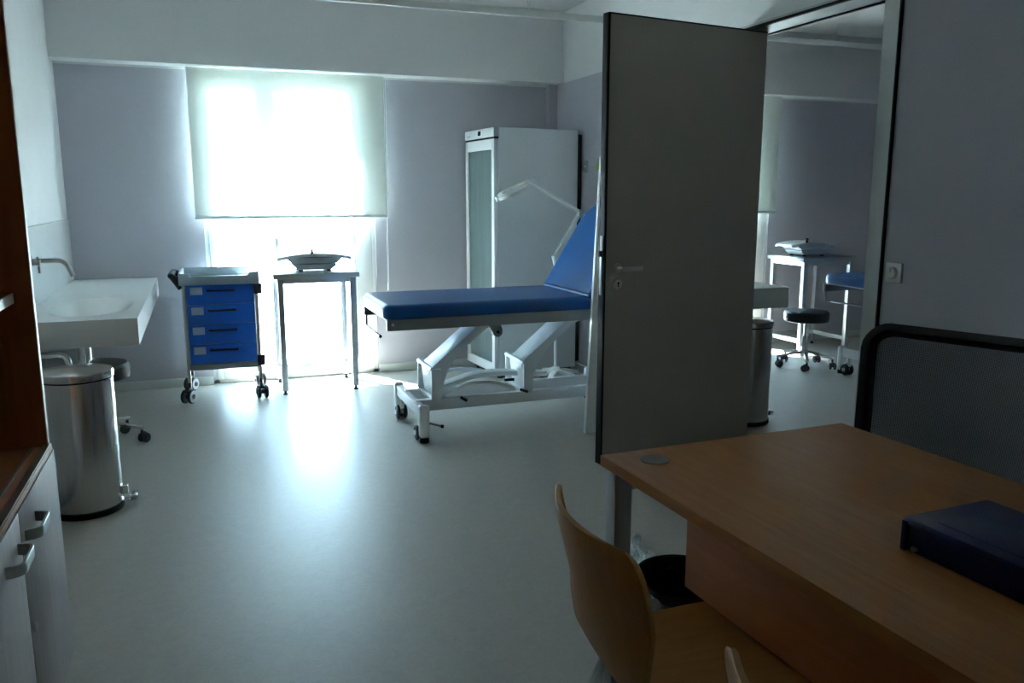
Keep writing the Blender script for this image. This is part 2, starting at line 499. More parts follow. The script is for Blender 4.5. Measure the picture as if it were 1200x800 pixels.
# ------------------------------------------------------------------ door leaf (open into the room)
dv = Vector((2.925 - 1.897, 3.845 - 3.705, 0)); L = dv.length; da = math.atan2(dv.y, dv.x)
d = bpy.data.objects.new('door_1', None); COL.objects.link(d); struct(d)
d.location = (1.897, 3.705, 0); d.rotation_euler = (0, 0, da)
m = MB(); m.box(.003, L, .002, .042, .008, ZP - .024, .0015); m.build('door_leaf', M['door'], d)
m = MB(); m.box(-.003, .004, -.001, .044, .006, ZP - .020); m.box(-.003, .010, -.001, .010, .006, ZP - .020); m.box(0, L, -.001, .044, ZP - .026, ZP - .019); m.build('edge_seal', M['black'], d)
m = MB(); m.box(-.005, -.002, .012, .034, .90, 1.20, .0008)
l = m.build('lock_plate', M['alu'], d)
m = MB(); m.box(-.017, -.004, .016, .030, 1.095, 1.125, .002); m.build('latch_bolt', M['blackp'], l)
m = MB(); m.lathe([(.001, -.002), (.024, -.003), (.026, .004), (.026, .010)], (.082, -.008, 1.035), 28, 'Y')
m.cyl((.082, -.005, 1.035), (.082, -.052, 1.035), .0095)
m.box(.074, .205, -.060, -.046, 1.020, 1.046, .005)
m.build('door_handle', M['hmetal'], d)
m = MB(); m.lathe([(.001, -.004), (.024, -.003), (.026, .003), (.026, .010)], (.082, -.008, .955), 28, 'Y')
k = m.build('key_plate', M['hmetal'], d)
m = MB(); m.cyl((.082, -.0125, .96), (.082, -.010, .96), .006); m.box(.079, .085, -.0125, -.010, .94, .96); m.build('keyhole', M['black'], k)
# white panel standing behind the door leaf
m = MB()
m.prism([(2.079, 0), (2.60, 0), (2.60, 1.62), (2.152, 1.62)], 4.262, 4.29, 'Y', .002)
tag(m.build('white_panel', M['enamel']), 'tall white board standing on the floor behind the free edge of the open grey door', 'panel')

# ------------------------------------------------------------------ castors
def castor_mb(x, y, z0, r, w, a, twin=True):
    """returns (wheels, fork) builders for a castor with centre x,y and top at z0"""
    wh, fk = MB(), MB()
    ca, sa = math.cos(a), math.sin(a)
    ax = Vector((-sa, ca, 0)); c = Vector((x, y, r)) + Vector((ca, sa, 0)) * r * .5
    for s_ in ((-1, 1) if twin else (0,)):
        p = c + ax * s_ * w * .5
        hw = w * (.22 if twin else .4)
        q = ax.to_track_quat('Z', 'Y')
        prof = [(r * .86, -hw), (r, -hw * .5), (r, hw * .5), (r * .86, hw)]
        seg = 24; rings = []
        for rr, zz in prof:
            rings.append([wh.b.verts.new(p + q @ Vector((rr * math.cos(2 * PI * i / seg), rr * math.sin(2 * PI * i / seg), zz))) for i in range(seg)])
        for k in range(3):
            for i in range(seg): wh.b.faces.new((rings[k][i], rings[k][(i + 1) % seg], rings[k + 1][(i + 1) % seg], rings[k + 1][i]))
        wh.b.faces.new(rings[0][::-1]); wh.b.faces.new(rings[-1])
    fk.cyl((x, y, z0), (x, y, r * 1.6), r * .28, seg=14)
    fk.tube([(x, y, r * 1.9), (c.x, c.y, r * 2.08), (c.x + ca * r * .5, c.y + sa * r * .5, r * 1.7)], r * .3, 10, fillet=r * .3)
    fk.cyl(c - ax * w * .85, c + ax * w * .85, r * .34, seg=14)
    return wh, fk

# ------------------------------------------------------------------ washbasin slab + tap
def washbasin(x, y0, y1, label):
    t = thing('washbasin', label, 'sink', (x, (y0 + y1) / 2, 0.69))
    w, l = .542, y1 - y0
    cy = -l / 2 + .56
    def top(u, v):
        px, py = u * w, -l / 2 + v * l
        rx, ry = (px - .285) / .205, (py - cy) / .40
        q = (abs(rx) ** 2.4 + abs(ry) ** 2.4) ** (1 / 2.4)
        k = max(0, min(1, (1.0 - q) / .55)); k = k * k * (3 - 2 * k)
        return Vector((px, py, .13 - .085 * k))
    m = MB(); m.grid(top, 56, 150)
    m.prism([(0, 0), (w, 0), (w, .13), (0, .13)], -l / 2, -l / 2 + .0001, 'Y')
    m.prism([(0, 0), (w, 0), (w, .13), (0, .13)], l / 2 - .0001, l / 2, 'Y')
    m.prism([(-l / 2, 0), (l / 2, 0), (l / 2, .13), (-l / 2, .13)], w - .0001, w, 'X')
    m.prism([(-l / 2, 0), (l / 2, 0), (l / 2, .13), (-l / 2, .13)], 0, .0001, 'X')
    m.prism([(0, -l / 2), (w, -l / 2), (w, l / 2), (0, l / 2)], 0, .0001, 'Z')
    m.build('basin_slab', M['sink'], t)
    m = MB(); m.lathe([(.001, .046), (.028, .047), (.03, .045), (.02, .043)], (.285, cy, 0), 24); m.build('drain', M['chrome'], t)
    m = MB(); m.cyl((.232, cy, .001), (.232, cy, -.17), .022); m.cyl((.232, cy, -.05), (.232, cy, -.16), .033)
    m.tube([(.232, cy, -.15), (.232, cy, -.23), (.15, cy, -.23), (.15, cy, -.12), (.0, cy, -.12)], .018, 12, fillet=.05)
    m.build('trap_pipe', M['chrome'], t)
    m = MB(); m.box(.0, .195, cy + .05, cy + .35, -.21, -.002, .01); m.build('trap_cover', M['enamel'], t)
    return t
sink = washbasin(XL + .001, 4.28, YB - .004, 'long white washbasin slab fixed to the left wall beside the bin')
washbasin(XR2 + .0005, 4.28, YB - .004, 'white washbasin slab in the next room, its end showing past the door')

t = thing('wall_tap', 'brushed steel wall tap with a bent spout above the white washbasin', 'tap', (XL + .009, 4.9, 1.062))
for yy in (0, -.11):
    m = MB(); m.lathe([(.032, 0), (.032, .006), (.026, .012), (.013, .014), (.013, .035)], (0, yy, 0), 24, 'X'); m.build('wall_plate', M['nickel'], t)
m = MB(); m.tube([(.01, 0, 0), (.165, 0, 0), (.195, 0, -.085)], .012, 14, fillet=.06); m.build('spout', M['nickel'], t)
m = MB(); m.cyl((.03, -.11, 0), (.065, -.11, 0), .018); m.tube([(.055, -.11, .03), (.058, -.11, -.055)], .006, 10); m.build('lever', M['nickel'], t)

# ------------------------------------------------------------------ pedal bin
def pedal_bin(loc, label, rz=0):
    t = thing('pedal_bin', label, 'bin', loc, rz)
    r = .148
    m = MB(); m.lathe([(r - .004, .028), (r, .03), (r, .60), (r - .002, .605)], seg=64); m.build('bin_body', M['steelb'], t)
    m = MB(); m.lathe([(r + .003, .0), (r + .006, .006), (r + .005, .026), (r - .01, .032)], seg=64); m.build('base_ring', M['black'], t)
    m = MB(); m.lathe([(r - .006, .60), (r - .006, .613)], seg=64); m.build('rim_gap', M['black'], t)
    m = MB(); m.lathe([(r - .002, .611), (r + .005, .613), (r + .005, .634), (r + .001, .643), (r * .6, .651), (.002, .655)], seg=64); m.build('lid', M['steelb'], t)
    m = MB(); m.box(r - .03, r + .055, -.028, .028, .022, .030, .003); m.box(r + .03, r + .062, -.032, .032, .028, .05, .006)
    m.box(r - .008, r + .025, -.02, .02, .055, .095, .004)
    m.build('pedal', M['chrome'], t)
    a = R(215)
    m = MB(); m.tube([(math.cos(a) * (r + .003), math.sin(a) * (r + .003), .03), (math.cos(a) * (r + .003), math.sin(a) * (r + .003), .6)], .006, 8); m.build('hinge_rod', M['black'], t)
    return t
pedal_bin((-.552, 3.985, 0), 'tall brushed steel pedal bin on the floor before the white washbasin', 0)
pedal_bin((3.138, 4.17, 0), 'steel pedal bin in the next room, half hidden by the door leaf', 0)

# ------------------------------------------------------------------ round stool on castors
def round_stool(loc, label, h, rz=0):
    t = thing('swivel_stool', label, 'stool', loc, rz)
    m = MB(); m.lathe([(.001, h - .095), (.16, h - .095), (.174, h - .088), (.180, h - .06), (.178, h - .02), (.166, h - .006), (.10, h), (.001, h + .002)], seg=48); m.build('seat', M['stool'], t)
    m = MB(); m.cyl((0, 0, .10), (0, 0, .26), .026); m.cyl((0, 0, .25), (0, 0, h - .09), .015); m.lathe([(.05, h - .105), (.05, h - .094)], seg=20); m.build('column', M['chrome'], t)
    m = MB()
    for k in range(5):
        a = 2 * PI * k / 5
        c, s_ = math.cos(a), math.sin(a)
        m.tube([(0, 0, .125), (c * .08, s_ * .08, .118), (c * .235, s_ * .235, .088)], .015, 10, fillet=.04, sq=(.014, .010))
    m.cyl((0, 0, .09), (0, 0, .14), .036)
    m.build('star_base', M['chrome'], t)
    for k in range(5):
        a = 2 * PI * k / 5
        wh, fk = castor_mb(math.cos(a) * .225, math.sin(a) * .225, .085, .028, .034, a + 1.1 + k)
        o = wh.build('castor', M['castor'], t); fk.build('castor_fork', M['castor'], o)
    return t
st = round_stool((-.60, 5.06, 0), 'black round stool on castors tucked under the washbasin behind the steel bin', .475, R(-15))
dup(st, (4.63, 5.39, 0), 'black round stool on chrome castor base seen through the doorway', R(20))

# ------------------------------------------------------------------ instrument trolley
t = thing('drawer_trolley', 'medical trolley with four blue drawers and a grey tray top before the window', 'trolley', (.105, 6.09, 0), R(-2))
x0, x1, y0, y1 = -.213, .226, -.215, .215
m = MB(); m.box(x0, x1, y0 + .012, y1, .262, .81, .003); m.build('carcass', M['tray'], t)
m = MB(); m.box(x0 - .004, x1 + .004, y0, y1, .222, .262, .004); m.build('base_rail', M['silver'], t)
for k in range(4):
    za = .266 + k * .136
    m = MB(); m.box(x0 + .004, x1 - .004, y0 - .004, y0 + .014, za, za + .132, .003); o = m.build('drawer', M['blue'], t)
    hx = -.075; hz = za + .095
    m = MB(); m.tube([(hx, y0 - .002, hz), (hx, y0 - .026, hz), (hx + .17, y0 - .026, hz), (hx + .17, y0 - .002, hz)], .0085, 10, fillet=.012); m.build('drawer_pull', M['handle'], o)
    m = MB(); m.box(x0 + .028, x0 + .105, y0 - .006, y0 - .003, za + .067, za + .118, .0008); m.build('label_card', M['paper'], o)
# tray top, front lip dipped in the middle
m = MB(); tx0, tx1, ty0, ty1 = -.252, .262, -.245, .235
m.box(tx0, tx1, ty0, ty1, .808, .83, .006)
fr = [(tx0, .81), (tx1, .81), (tx1, .888), (tx1 - .062, .888), (tx1 - .074, .868), (tx0 + .074, .868), (tx0 + .062, .888), (tx0, .888)]
m.prism(fr, ty0, ty0 + .014, 'Y', .002); m.prism([(tx0, .81), (tx1, .81), (tx1, .892), (tx0, .892)], ty1 - .014, ty1, 'Y', .002)
m.box(tx0, tx0 + .014, ty0, ty1, .81, .892, .003); m.box(tx1 - .014, tx1, ty0, ty1, .81, .892, .003)
m.build('tray_top', M['tray'], t)
for sx in (-1, 1):
    for sy in (-1, 1):
        px = (x0 - .014) if sx < 0 else (x1 + .014)
        py = y0 + .012 if sy < 0 else y1 - .012
        m = MB(); m.tube([(px, py, .81), (px, py, .10)], .011, 10, sq=(.010, .012)); p = m.build('post', M['steel'], t)
        wh, fk = castor_mb(px, py, .14, .048, .050, R(-100 + 20 * sx))
        o = wh.build('castor', M['castor'], t); fk.build('castor_fork', M['castor'], o)
        ca = R(-100 + 20 * sx)
        c = Vector((px, py, .048)) + Vector((math.cos(ca), math.sin(ca), 0)) * .024; ax = Vector((-math.sin(ca), math.cos(ca), 0))
        for q_ in ((1,) if ax.x > 0 else (-1,)):
            dm = MB(); dm.cyl(c + ax * .035 * q_, c + ax * .0375 * q_, .040, seg=24); dm.build('wheel_disc', M['disc'], o)
for z in (.735, .235):
    m = MB(); m.box(x1 + .0, x1 + .050, y0 - .016, y0 + .03, z, z + .072, .006); m.build('corner_block', M['blackp'], t)
m = MB(); m.tube([(tx0 + .002, -.20, .84), (tx0 - .05, -.20, .872), (tx0 - .05, .16, .872), (tx0 + .002, .16, .84)], .020, 12, fillet=.04)
m.tube([(tx0 - .045, -.20, .87), (tx0 + .01, -.20, .785)], .018, 10)
m.build('push_handle', M['blackp'], t)

# ------------------------------------------------------------------ stainless table
t = thing('steel_table', 'stainless steel side table before the window carrying the baby scale', 'table', (.752, 6.115, 0))
hx, hy = .298, .245
m = MB(); m.box(-hx, hx, -hy, hy, .826, .862, .003); m.build('table_top', M['tabst'], t)
m = MB()
for sy in (-1, 1): m.box(-hx + .025, hx - .025, sy * (hy - .03) - .01, sy * (hy - .03) + .01, .792, .826)
for sx in (-1, 1): m.box(sx * (hx - .035) - .01, sx * (hx - .035) + .01, -hy + .03, hy - .03, .792, .826)
m.build('apron', M['tabst'], t)
for sx in (-1, 1):
    for sy in (-1, 1):
        cx, cy = sx * (hx - .048), sy * (hy - .032)
        m = MB(); m.box(cx - .02, cx + .02, cy - .02, cy + .02, .03, .826, .002); o = m.build('leg', M['tabst'], t)
        m = MB(); m.lathe([(.018, 0), (.018, .006), (.009, .012), (.009, .03)], (cx, cy, 0), 16); m.build('foot', M['blackp'], o)
m = MB(); m.box(-hx + .06, hx - .06, hy - .045, hy - .02, .10, .135)
for sx in (-1, 1): m.box(sx * (hx - .048) - .012, sx * (hx - .048) + .012, -hy + .05, hy - .05, .10, .135)
m.build('stretcher', M['tabst'], t)
tab = t
dup(tab, (5.195, 6.03, 0), 'stainless steel table with scale seen through the doorway')

def baby_scale(loc, label):
    t = thing('baby_scale', label, 'scale', loc)
    m = MB()
    m.prism([(-.115, .012), (.115, .012), (.148, .036), (.156, .052), (-.156, .052), (-.148, .036)], -.115, .115, 'Y', .006); m.build('base_shell', M['scale'], t)
    for sx in (-1, 1):
        for sy in (-1, 1):
            m = MB(); m.lathe([(.016, 0), (.018, .004), (.013, .014)], (sx * .10, sy * .085, 0), 16); m.build('foot', M['black'], t)
    m = MB(); m.prism([(-.158, .056), (.158, .056), (.180, .080), (.195, .100), (-.195, .100), (-.180, .080)], -.12, .12, 'Y', .006); m.build('upper_shell', M['scale'], t)
    m = MB()
    def tr(u, v):
        x, y = (u - .5) * .545, (v - .5) * .30
        ex, ey = abs(u - .5) * 2, abs(v - .5) * 2
        z = .101 + .030 * (1 - ex ** 2) * (.3 + .7 * ey ** 2)
        return Vector((x * (1 - .04 * ey ** 3), y * (1 - .25 * ex ** 4), z))
    def tr2(u, v): return tr(u, v) - Vector((0, 0, .011 + .012 * (abs(v - .5) * 2) ** 6))
    A = m.grid(tr, 30, 16); B_ = m.grid(tr2, 30, 16, flip=True)
    for i in range(30):
        for j in (0, 16): m.b.faces.new((A[i][j], A[i + 1][j], B_[i + 1][j], B_[i][j]))
    for j in range(16):
        for i in (0, 30): m.b.faces.new((A[i][j], A[i][j + 1], B_[i][j + 1], B_[i][j]))
    m.build('cradle', M['scale'], t)
    m = MB(); m.cyl((-.005, .0, .085), (-.005, .0, .150), .006); m.tube([(-.02, 0, .152), (.004, 0, .152), (.01, 0, .14)], .004, 8); m.lathe([(.012, .118), (.014, .126), (.008, .136)], (-.005, 0, 0), 14)
    m.build('locking_knob', M['black'], t)
    m = MB(); m.box(-.12, .10, -.122, -.118, .075, .090, .001); m.build('keypad', M['scale'], t)
    for sx_ in (.175, -.18):
        m = MB(); m.lathe([(.006, -.008), (.006, .008)], (sx_, -.115, .083), 10, 'Y'); m.build('transport_screw', M['black'], t)
    return t
sc = baby_scale((.762, 6.14, .862), 'white baby weighing scale with a wide cradle on the steel table by the window')
dup(sc, (5.17, 6.07, .862), 'white baby scale on the steel table seen through the doorway')

# ------------------------------------------------------------------ examination couch
t = thing('examination_couch', 'blue padded examination couch with raised back on a white lifting frame', 'examination bed', (.93, 4.745, 0))
def pad(name, x0, x1, hw, z0, z1, rc, parent, mtx=None, fr=.03):
    """upholstered slab with rounded corners (rc) at its +x or -x end"""
    poly = []
    def arc(cx, cy, a0, a1, r):
        n = 8
        for k in range(n + 1):
            a = a0 + (a1 - a0) * k / n
            poly.append((cx + r * math.cos(a), cy + r * math.sin(a)))
    ra, rb = rc
    arc(x1 - rb, hw - rb, 0, PI / 2, rb); arc(x0 + ra, hw - ra, PI / 2, PI, ra)
    arc(x0 + ra, -hw + ra, PI, 1.5 * PI, ra); arc(x1 - rb, -hw + rb, 1.5 * PI, 2 * PI, rb)
    tb = bmesh.new()
    A = [tb.verts.new((u, v, z0)) for u, v in poly]; B = [tb.verts.new((u, v, z1)) for u, v in poly]
    n = len(poly)
    for i in range(n): tb.faces.new((A[i], A[(i + 1) % n], B[(i + 1) % n], B[i]))
    fb = tb.faces.new(A[::-1]); ft = tb.faces.new(B)
    bmesh.ops.remove_doubles(tb, verts=list(tb.verts), dist=1e-5)
    tb.faces.ensure_lookup_table()
    top = [f for f in tb.faces if len(f.verts) > 6 and f.calc_center_median().z > (z0 + z1) / 2][0]
    bmesh.ops.bevel(tb, geom=list(top.edges), offset=fr, segments=5, profile=.6, affect='EDGES')
    bot = [f for f in tb.faces if len(f.verts) > 6 and f.calc_center_median().z < z0 + 1e-4][0]
    bmesh.ops.bevel(tb, geom=list(bot.edges), offset=.012, segments=3, profile=.5, affect='EDGES')
    if mtx is not None: tb.transform(mtx)
    m = MB(); m.merge(tb)
    return m.build(name, M['vinyl'], parent, angle=50)
pad('seat_pad', -.012, 1.275, .355, .727, .806, (.075, .02), t, None, .040)
ang = R(58)
mt = Matrix.Translation((1.265, 0, .745)) @ Matrix.Rotation(-ang, 4, 'Y')
pad('back_pad', .015, .70, .355, .0, .075, (.02, .22), t, mt)
m = MB(); m.box(.02, .62, -.30, .30, -.035, -.001, .004, mtx=mt); m.build('back_frame', M['silver'], t)
m = MB()
for sy in (-1, 1): m.box(0, 1.36, sy * .335 - .014, sy * .335 + .014, .664, .727, .003)
m.box(.30, .33, -.33, .33, .69, .725); m.box(1.28, 1.31, -.33, .33, .68, .725); m.box(.0, .012, -.335, .335, .721, .727)
m.build('seat_frame', M['silver'], t)
for sy in (-1, 1):
    m = MB(); m.cyl((.03, sy * .349, .70), (.03, sy * .355, .70), .009, seg=12); m.build('bolt', M['enamel'], t)
m = MB(); m.tube([(.012, .335, .67), (.012, .335, .595), (.012, -.08, .595)], .008, 10, fillet=.012); o = m.build('paper_roll_rod', M['chrome'], t)
m = MB(); m.cyl((.012, -.08, .595), (.012, -.092, .595), .010, seg=12); m.build('rod_cap', M['black'], o)
# chassis
m = MB()
for sy in (-1, 1):
    m.box(.20, 1.58, sy * .135 - .022, sy * .135 + .022, .140, .210, .004)
m.box(.185, .225, -.31, .31, .140, .205, .004); m.box(1.535, 1.575, -.31, .31, .140, .205, .004)
m.build('chassis_rail', M['enamel'], t)
for lx in (.205, 1.555):
    for sy in (-1, 1):
        m = MB(); m.box(lx - .030, lx + .030, sy * .315 - .026, sy * .315 + .026, .028, .222, .018, 4); o = m.build('leg', M['enamel'], t)
        m = MB(); m.lathe([(.026, 0), (.028, .004), (.026, .03)], (lx, sy * .315, 0), 20); m.build('rubber_foot', M['black'], o)
        wh, fk = castor_mb(lx - .004, sy * .225, .145, .044, .046, R(90 if lx < 1 else 60) * sy)
        o = wh.build('castor', M['castor'], t); fk.build('castor_fork', M['enamel'], o)
# fork brackets, lifting arms
for bx in (0, .585):
    m = MB()
    for sy in (-1, 1): m.box(.293 + bx, .352 + bx, sy * .160 - .008, sy * .160 + .008, .205, .392, .003)
    m.box(.293 + bx, .352 + bx, -.16, .16, .195, .212)
    m.build('fork_bracket', M['enamel'], t)
    m = MB(); m.cyl((.300 + bx, -.158, .388), (.300 + bx, .158, .388), .014, seg=16); m.build('pivot_bar', M['enamel'], t)
    poly = [(.318, .215), (.300, .372), (.315, .392), (.640, .658), (.690, .658), (.700, .625), (.665, .610)]
    for k in range(8):
        a = k / 7
        p0, p1, p2 = Vector((.52, .497)), Vector((.390, .395)), Vector((.374, .215))
        q = p0 * (1 - a) ** 2 + p1 * 2 * a * (1 - a) + p2 * a * a
        poly.append((q.x, q.y))
    poly = [(x + bx, z) for x, z in poly]
    m = MB(); m.prism(poly, -.105, .105, 'Y', .003); m.build('lifting_arm', M['enamel'], t)
    m = MB(); m.cyl((.635 + bx, -.155, .645), (.635 + bx, .155, .645), .017, seg=16); m.build('upper_pivot', M['enamel'], t)
m = MB(); m.prism([(.60, .668), (.72, .668), (.748, .60), (.735, .565), (.708, .56), (.685, .585), (.66, .63)], -.150, -.118, 'Y', .003)
m.cyl((.713, -.156, .59), (.713, -.112, .59), .030, seg=20); m.build('knuckle', M['silver'], t)
m = MB(); m.cyl((.713, -.160, .59), (.713, -.155, .59), .009, seg=12); m.build('knuckle_bolt', M['black'], t)
# gas spring cover / foot bars
m = MB(); m.tube([(.40, .03, .24), (.62, .03, .30), (.80, .03, .30), (1.10, .03, .27)], .02, 12, fillet=.06, sq=(.05, .016)); m.build('linkage_bar', M['enamel'], t)
for y_ in (-.20, .20):
    m = MB(); m.tube([(.36, y_, .235), (.50, y_, .300), (.66, y_, .300), (.80, y_, .250)], .010, 10, fillet=.05, sq=(.012, .010)); m.build('foot_bar', M['enamel'], t)
m = MB()
m.tube([(.43, -.31, .245), (.45, -.35, .235)], .009, 8); m.tube([(.80, -.31, .262), (.83, -.35, .255)], .009, 8); m.tube([(.74, -.20, .30), (.80, -.20, .30)], .009, 8)
m.build('bar_grip', M['black'], t)
m = MB(); m.tube([(.23, -.29, .11), (.31, -.31, .085)], .007, 8); o = m.build('brake_pedal', M['silver'], t)
m = MB(); m.cyl((.305, -.309, .086), (.322, -.314, .082), .010, seg=10); m.build('brake_tip', M['black'], o)
m = MB(); m.cyl((1.47, -.05, .21), (1.47, -.05, .30), .022); m.cyl((1.53, .02, .21), (1.53, .02, .27), .022); m.build('motor_knob', M['enamel'], t)
couch = t
dup(couch, (4.53, 4.76, 0), 'foot end of a blue examination couch seen through the doorway')

# ------------------------------------------------------------------ medicine fridge
t = thing('medicine_fridge', 'tall white glass-fronted medicine fridge standing in the right back corner', 'fridge', (2.058, 5.80, 0), R(4.0))
W_, D_ = .57, .695
m = MB(); m.box(.03, D_, 0, W_, .05, 1.892, .004); m.build('casing', M['fridge'], t)
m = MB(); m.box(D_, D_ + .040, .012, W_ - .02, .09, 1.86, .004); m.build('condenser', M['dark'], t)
m = MB(); m.box(-.012, .035, -.002, W_ + .002, 1.825, 1.893, .006); o = m.build('header', M['fridge'], t)
m = MB(); m.box(-.015, -.011, .20, .33, 1.842, 1.880, .001); m.build('control_panel', M['enamel'], o)
m = MB(); m.box(-.017, -.014, .235, .29, 1.845, 1.877, .001); m.build('display', M['screen'], o)
m = MB(); m.box(-.014, -.0115, .45, .52, 1.845, 1.853); m.build('nameplate', M['greyp'], o)
m = MB(); m.box(-.004, .034, .002, W_ - .002, 1.810, 1.826); m.build('door_gap', M['black'], t)
m = MB(); fw = .052
m.box(-.008, .028, 0, fw, .055, 1.812, .004); m.box(-.008, .028, W_ - fw, W_, .055, 1.812, .004)
m.box(-.008, .028, 0, W_, .055, .125, .004); m.box(-.008, .028, 0, W_, 1.735, 1.812, .004)
o = m.build('glass_door', M['enamel'], t)
m = MB(); m.box(.006, .014, fw - .004, W_ - fw + .004, .12, 1.74); m.build('door_glass', M['fglass'], o)
m = MB(); m.box(.05, D_ - .03, .02, W_ - .02, .012, .052); m.build('plinth', M['castor'], t)
for (px, py) in ((.07, .07), (.07, W_ - .07), (D_ - .07, .07), (D_ - .07, W_ - .07)):
    m = MB(); m.lathe([(.022, 0), (.022, .014), (.012, .02), (.012, .052)], (px, py, 0), 14); m.build('foot', M['black'], t)

# ------------------------------------------------------------------ magnifier lamp
t = thing('magnifier_lamp', 'white magnifier lamp on a jointed arm standing between couch and fridge', 'lamp', (2.435, 5.52, 0))
m = MB()
for k in range(5):
    a = 2 * PI * k / 5 + .3
    m.tube([(0, 0, .10), (math.cos(a) * .10, math.sin(a) * .10, .095), (math.cos(a) * .21, math.sin(a) * .21, .07)], .02, 10, fillet=.03, sq=(.022, .014))
m.lathe([(.05, .07), (.05, .11), (.025, .135)], (0, 0, 0), 24); m.build('star_base', M['lamp'], t)
for k in range(5):
    a = 2 * PI * k / 5 + .3
    wh, fk = castor_mb(math.cos(a) * .20, math.sin(a) * .20, .07, .026, .03, a + 2)
    o = wh.build('castor', M['castor'], t); fk.build('castor_fork', M['castor'], o)
m = MB(); m.cyl((0, 0, .10), (0, 0, .92), .011); m.build('pole', M['lamp'], t)
P0, P1, P2 = Vector((-.02, 0, .945)), Vector((.19, 0, 1.276)), Vector((-.195, 0, 1.50))
m = MB(); m.cyl((0, 0, .89), (-.02, 0, .965), .019); m.build('socket', M['lamp'], t)
for a, b in ((P0, P1), (P1, P2)):
    n = (b - a).cross(Vector((0, 1, 0))).normalized()
    m = MB(); m.tube([a + n * .0, b + n * .0], .008, 10, sq=(.008, .012)); m.tube([a + n * .02, b + n * .02], .003, 6); m.build('arm', M['lamp'], t)
m = MB(); m.box(.165, .215, -.022, .022, 1.245, 1.30, .01); m.build('elbow', M['lamp'], t)
m = MB(); m.cyl((-.195, -.02, 1.50), (-.195, .02, 1.50), .020); m.tube([(-.195, 0, 1.50), (-.225, 0, 1.515), (-.25, 0, 1.485)], .010, 10, fillet=.02); m.build('head_joint', M['lamp'], t)
dirv = (Vector((-.455, 0, 1.375)) - Vector((-.235, 0, 1.478)))
ha = math.atan2(-dirv.z, -dirv.x)
mh = Matrix.Translation((-.345, -.0, 1.430)) @ Matrix.Rotation(-math.atan2(dirv.z, -dirv.x) * -1, 4, 'Y') if False else Matrix.Translation((-.345, 0, 1.430)) @ Matrix.Rotation(-math.atan2(.103, .22), 4, 'Y')
def ring(m, ro, ri, z0, z1, mtx, seg=40, sx=1.25):
    t2 = bmesh.new(); rows = []
    for r_, z_ in ((ri, z0), (ro, z0), (ro + .004, (z0 + z1) / 2), (ro - .01, z1), (ri, z1)):
        rows.append([t2.verts.new((r_ * sx * math.cos(2 * PI * i / seg), r_ * math.sin(2 * PI * i / seg), z_)) for i in range(seg)])
    for k in range(5):
        for i in range(seg): t2.faces.new((rows[k][i], rows[k][(i + 1) % seg], rows[(k + 1) % 5][(i + 1) % seg], rows[(k + 1) % 5][i]))
    t2.transform(mtx); m.merge(t2)
m = MB(); ring(m, .098, .062, -.018, .022, mh); o = m.build('lamp_head', M['lamp'], t)
m = MB(); t2 = bmesh.new(); bmesh.ops.create_circle(t2, cap_ends=True, segments=32, radius=.064); t2.transform(mh @ Matrix.Scale(1.25, 4, (1, 0, 0))); m.merge(t2)
m.build('lens', M['pane'], o)
m = MB(); m.cyl(mh @ Vector((-.135, 0, .0)), mh @ Vector((-.112, 0, .0)), .019, seg=16); m.build('head_grip', M['lamp'], o)

# ------------------------------------------------------------------ fittings: curtain rail, ceiling light, outlets, switch
t = thing('curtain_rail', 'white curtain rail hanging below the ceiling across the main room', 'rail', (0, 5.0, 0))
m = MB(); m.box(XL, XR, -.012, .012, 2.495, 2.535, .003); m.build('rail_profile', M['skirt'], t)
for hxx in (.0, 1.0, 2.0):
    m = MB(); m.tube([(hxx, 0, 2.53), (hxx, 0, ZC)], .005, 8); m.build('hanger_rod', M['enamel'], t)
t = thing('curtain_rail', 'pale curtain rail under the ceiling of the next room above the doorway view', 'rail', (0, 5.9, 0))
m = MB(); m.box(XR2, XE, -.012, .012, 2.66, 2.70, .003); m.build('rail_profile', M['enamel'], t)
for hxx in (3.6, 5.2):
    m = MB(); m.tube([(hxx, 0, 2.695), (hxx, 0, ZC)], .005, 8); m.build('hanger_rod', M['enamel'], t)
t = thing('ceiling_light', 'round white recessed ceiling light near the beam', 'ceiling light', (2.16, 5.86, ZC))
m = MB(); m.lathe([(.12, 0), (.125, -.006), (.115, -.014), (.10, -.012)], seg=40); m.build('trim_ring', M['enamel'], t)
m = MB(); m.lathe([(.10, -.011), (.06, -.014), (.002, -.015)], seg=40); m.build('diffuser', M['scale'], t)
for (y, z, mm, lb) in ((5.80, 1.617, 'greyp', 'small grey medical outlet on the right wall beside the fridge'), (5.56, 1.622, 'yellow', 'small outlet with a yellow face on the right wall beside the raised couch back')):
    t = thing('wall_outlet', lb, 'outlet', (XR, y, z))
    m = MB(); m.box(-.018, 0, -.035, .035, -.045, .045, .006); m.build('outlet_plate', M['greyp'], t)
    m = MB(); m.lathe([(.022, -.03), (.024, -.026), (.024, -.016)], (0, 0, -.012), 18, 'X'); m.build('outlet_face', M[mm], t)
t = thing('dial_switch', 'square white wall switch with a round dial on the lilac wall beside the doorway', 'switch', (XR, 2.725, 1.072))
m = MB(); m.box(-.011, 0, -.043, .043, -.043, .043, .004); m.build('switch_plate', M['switch'], t)
m = MB(); m.lathe([(.020, -.028), (.023, -.026), (.025, -.011)], (0, 0, 0), 28, 'X'); o = m.build('dial', M['switch'], t)
m = MB(); m.box(-.030, -.027, -.002, .002, .002, .02); m.build('dial_mark', M['greyp'], o)

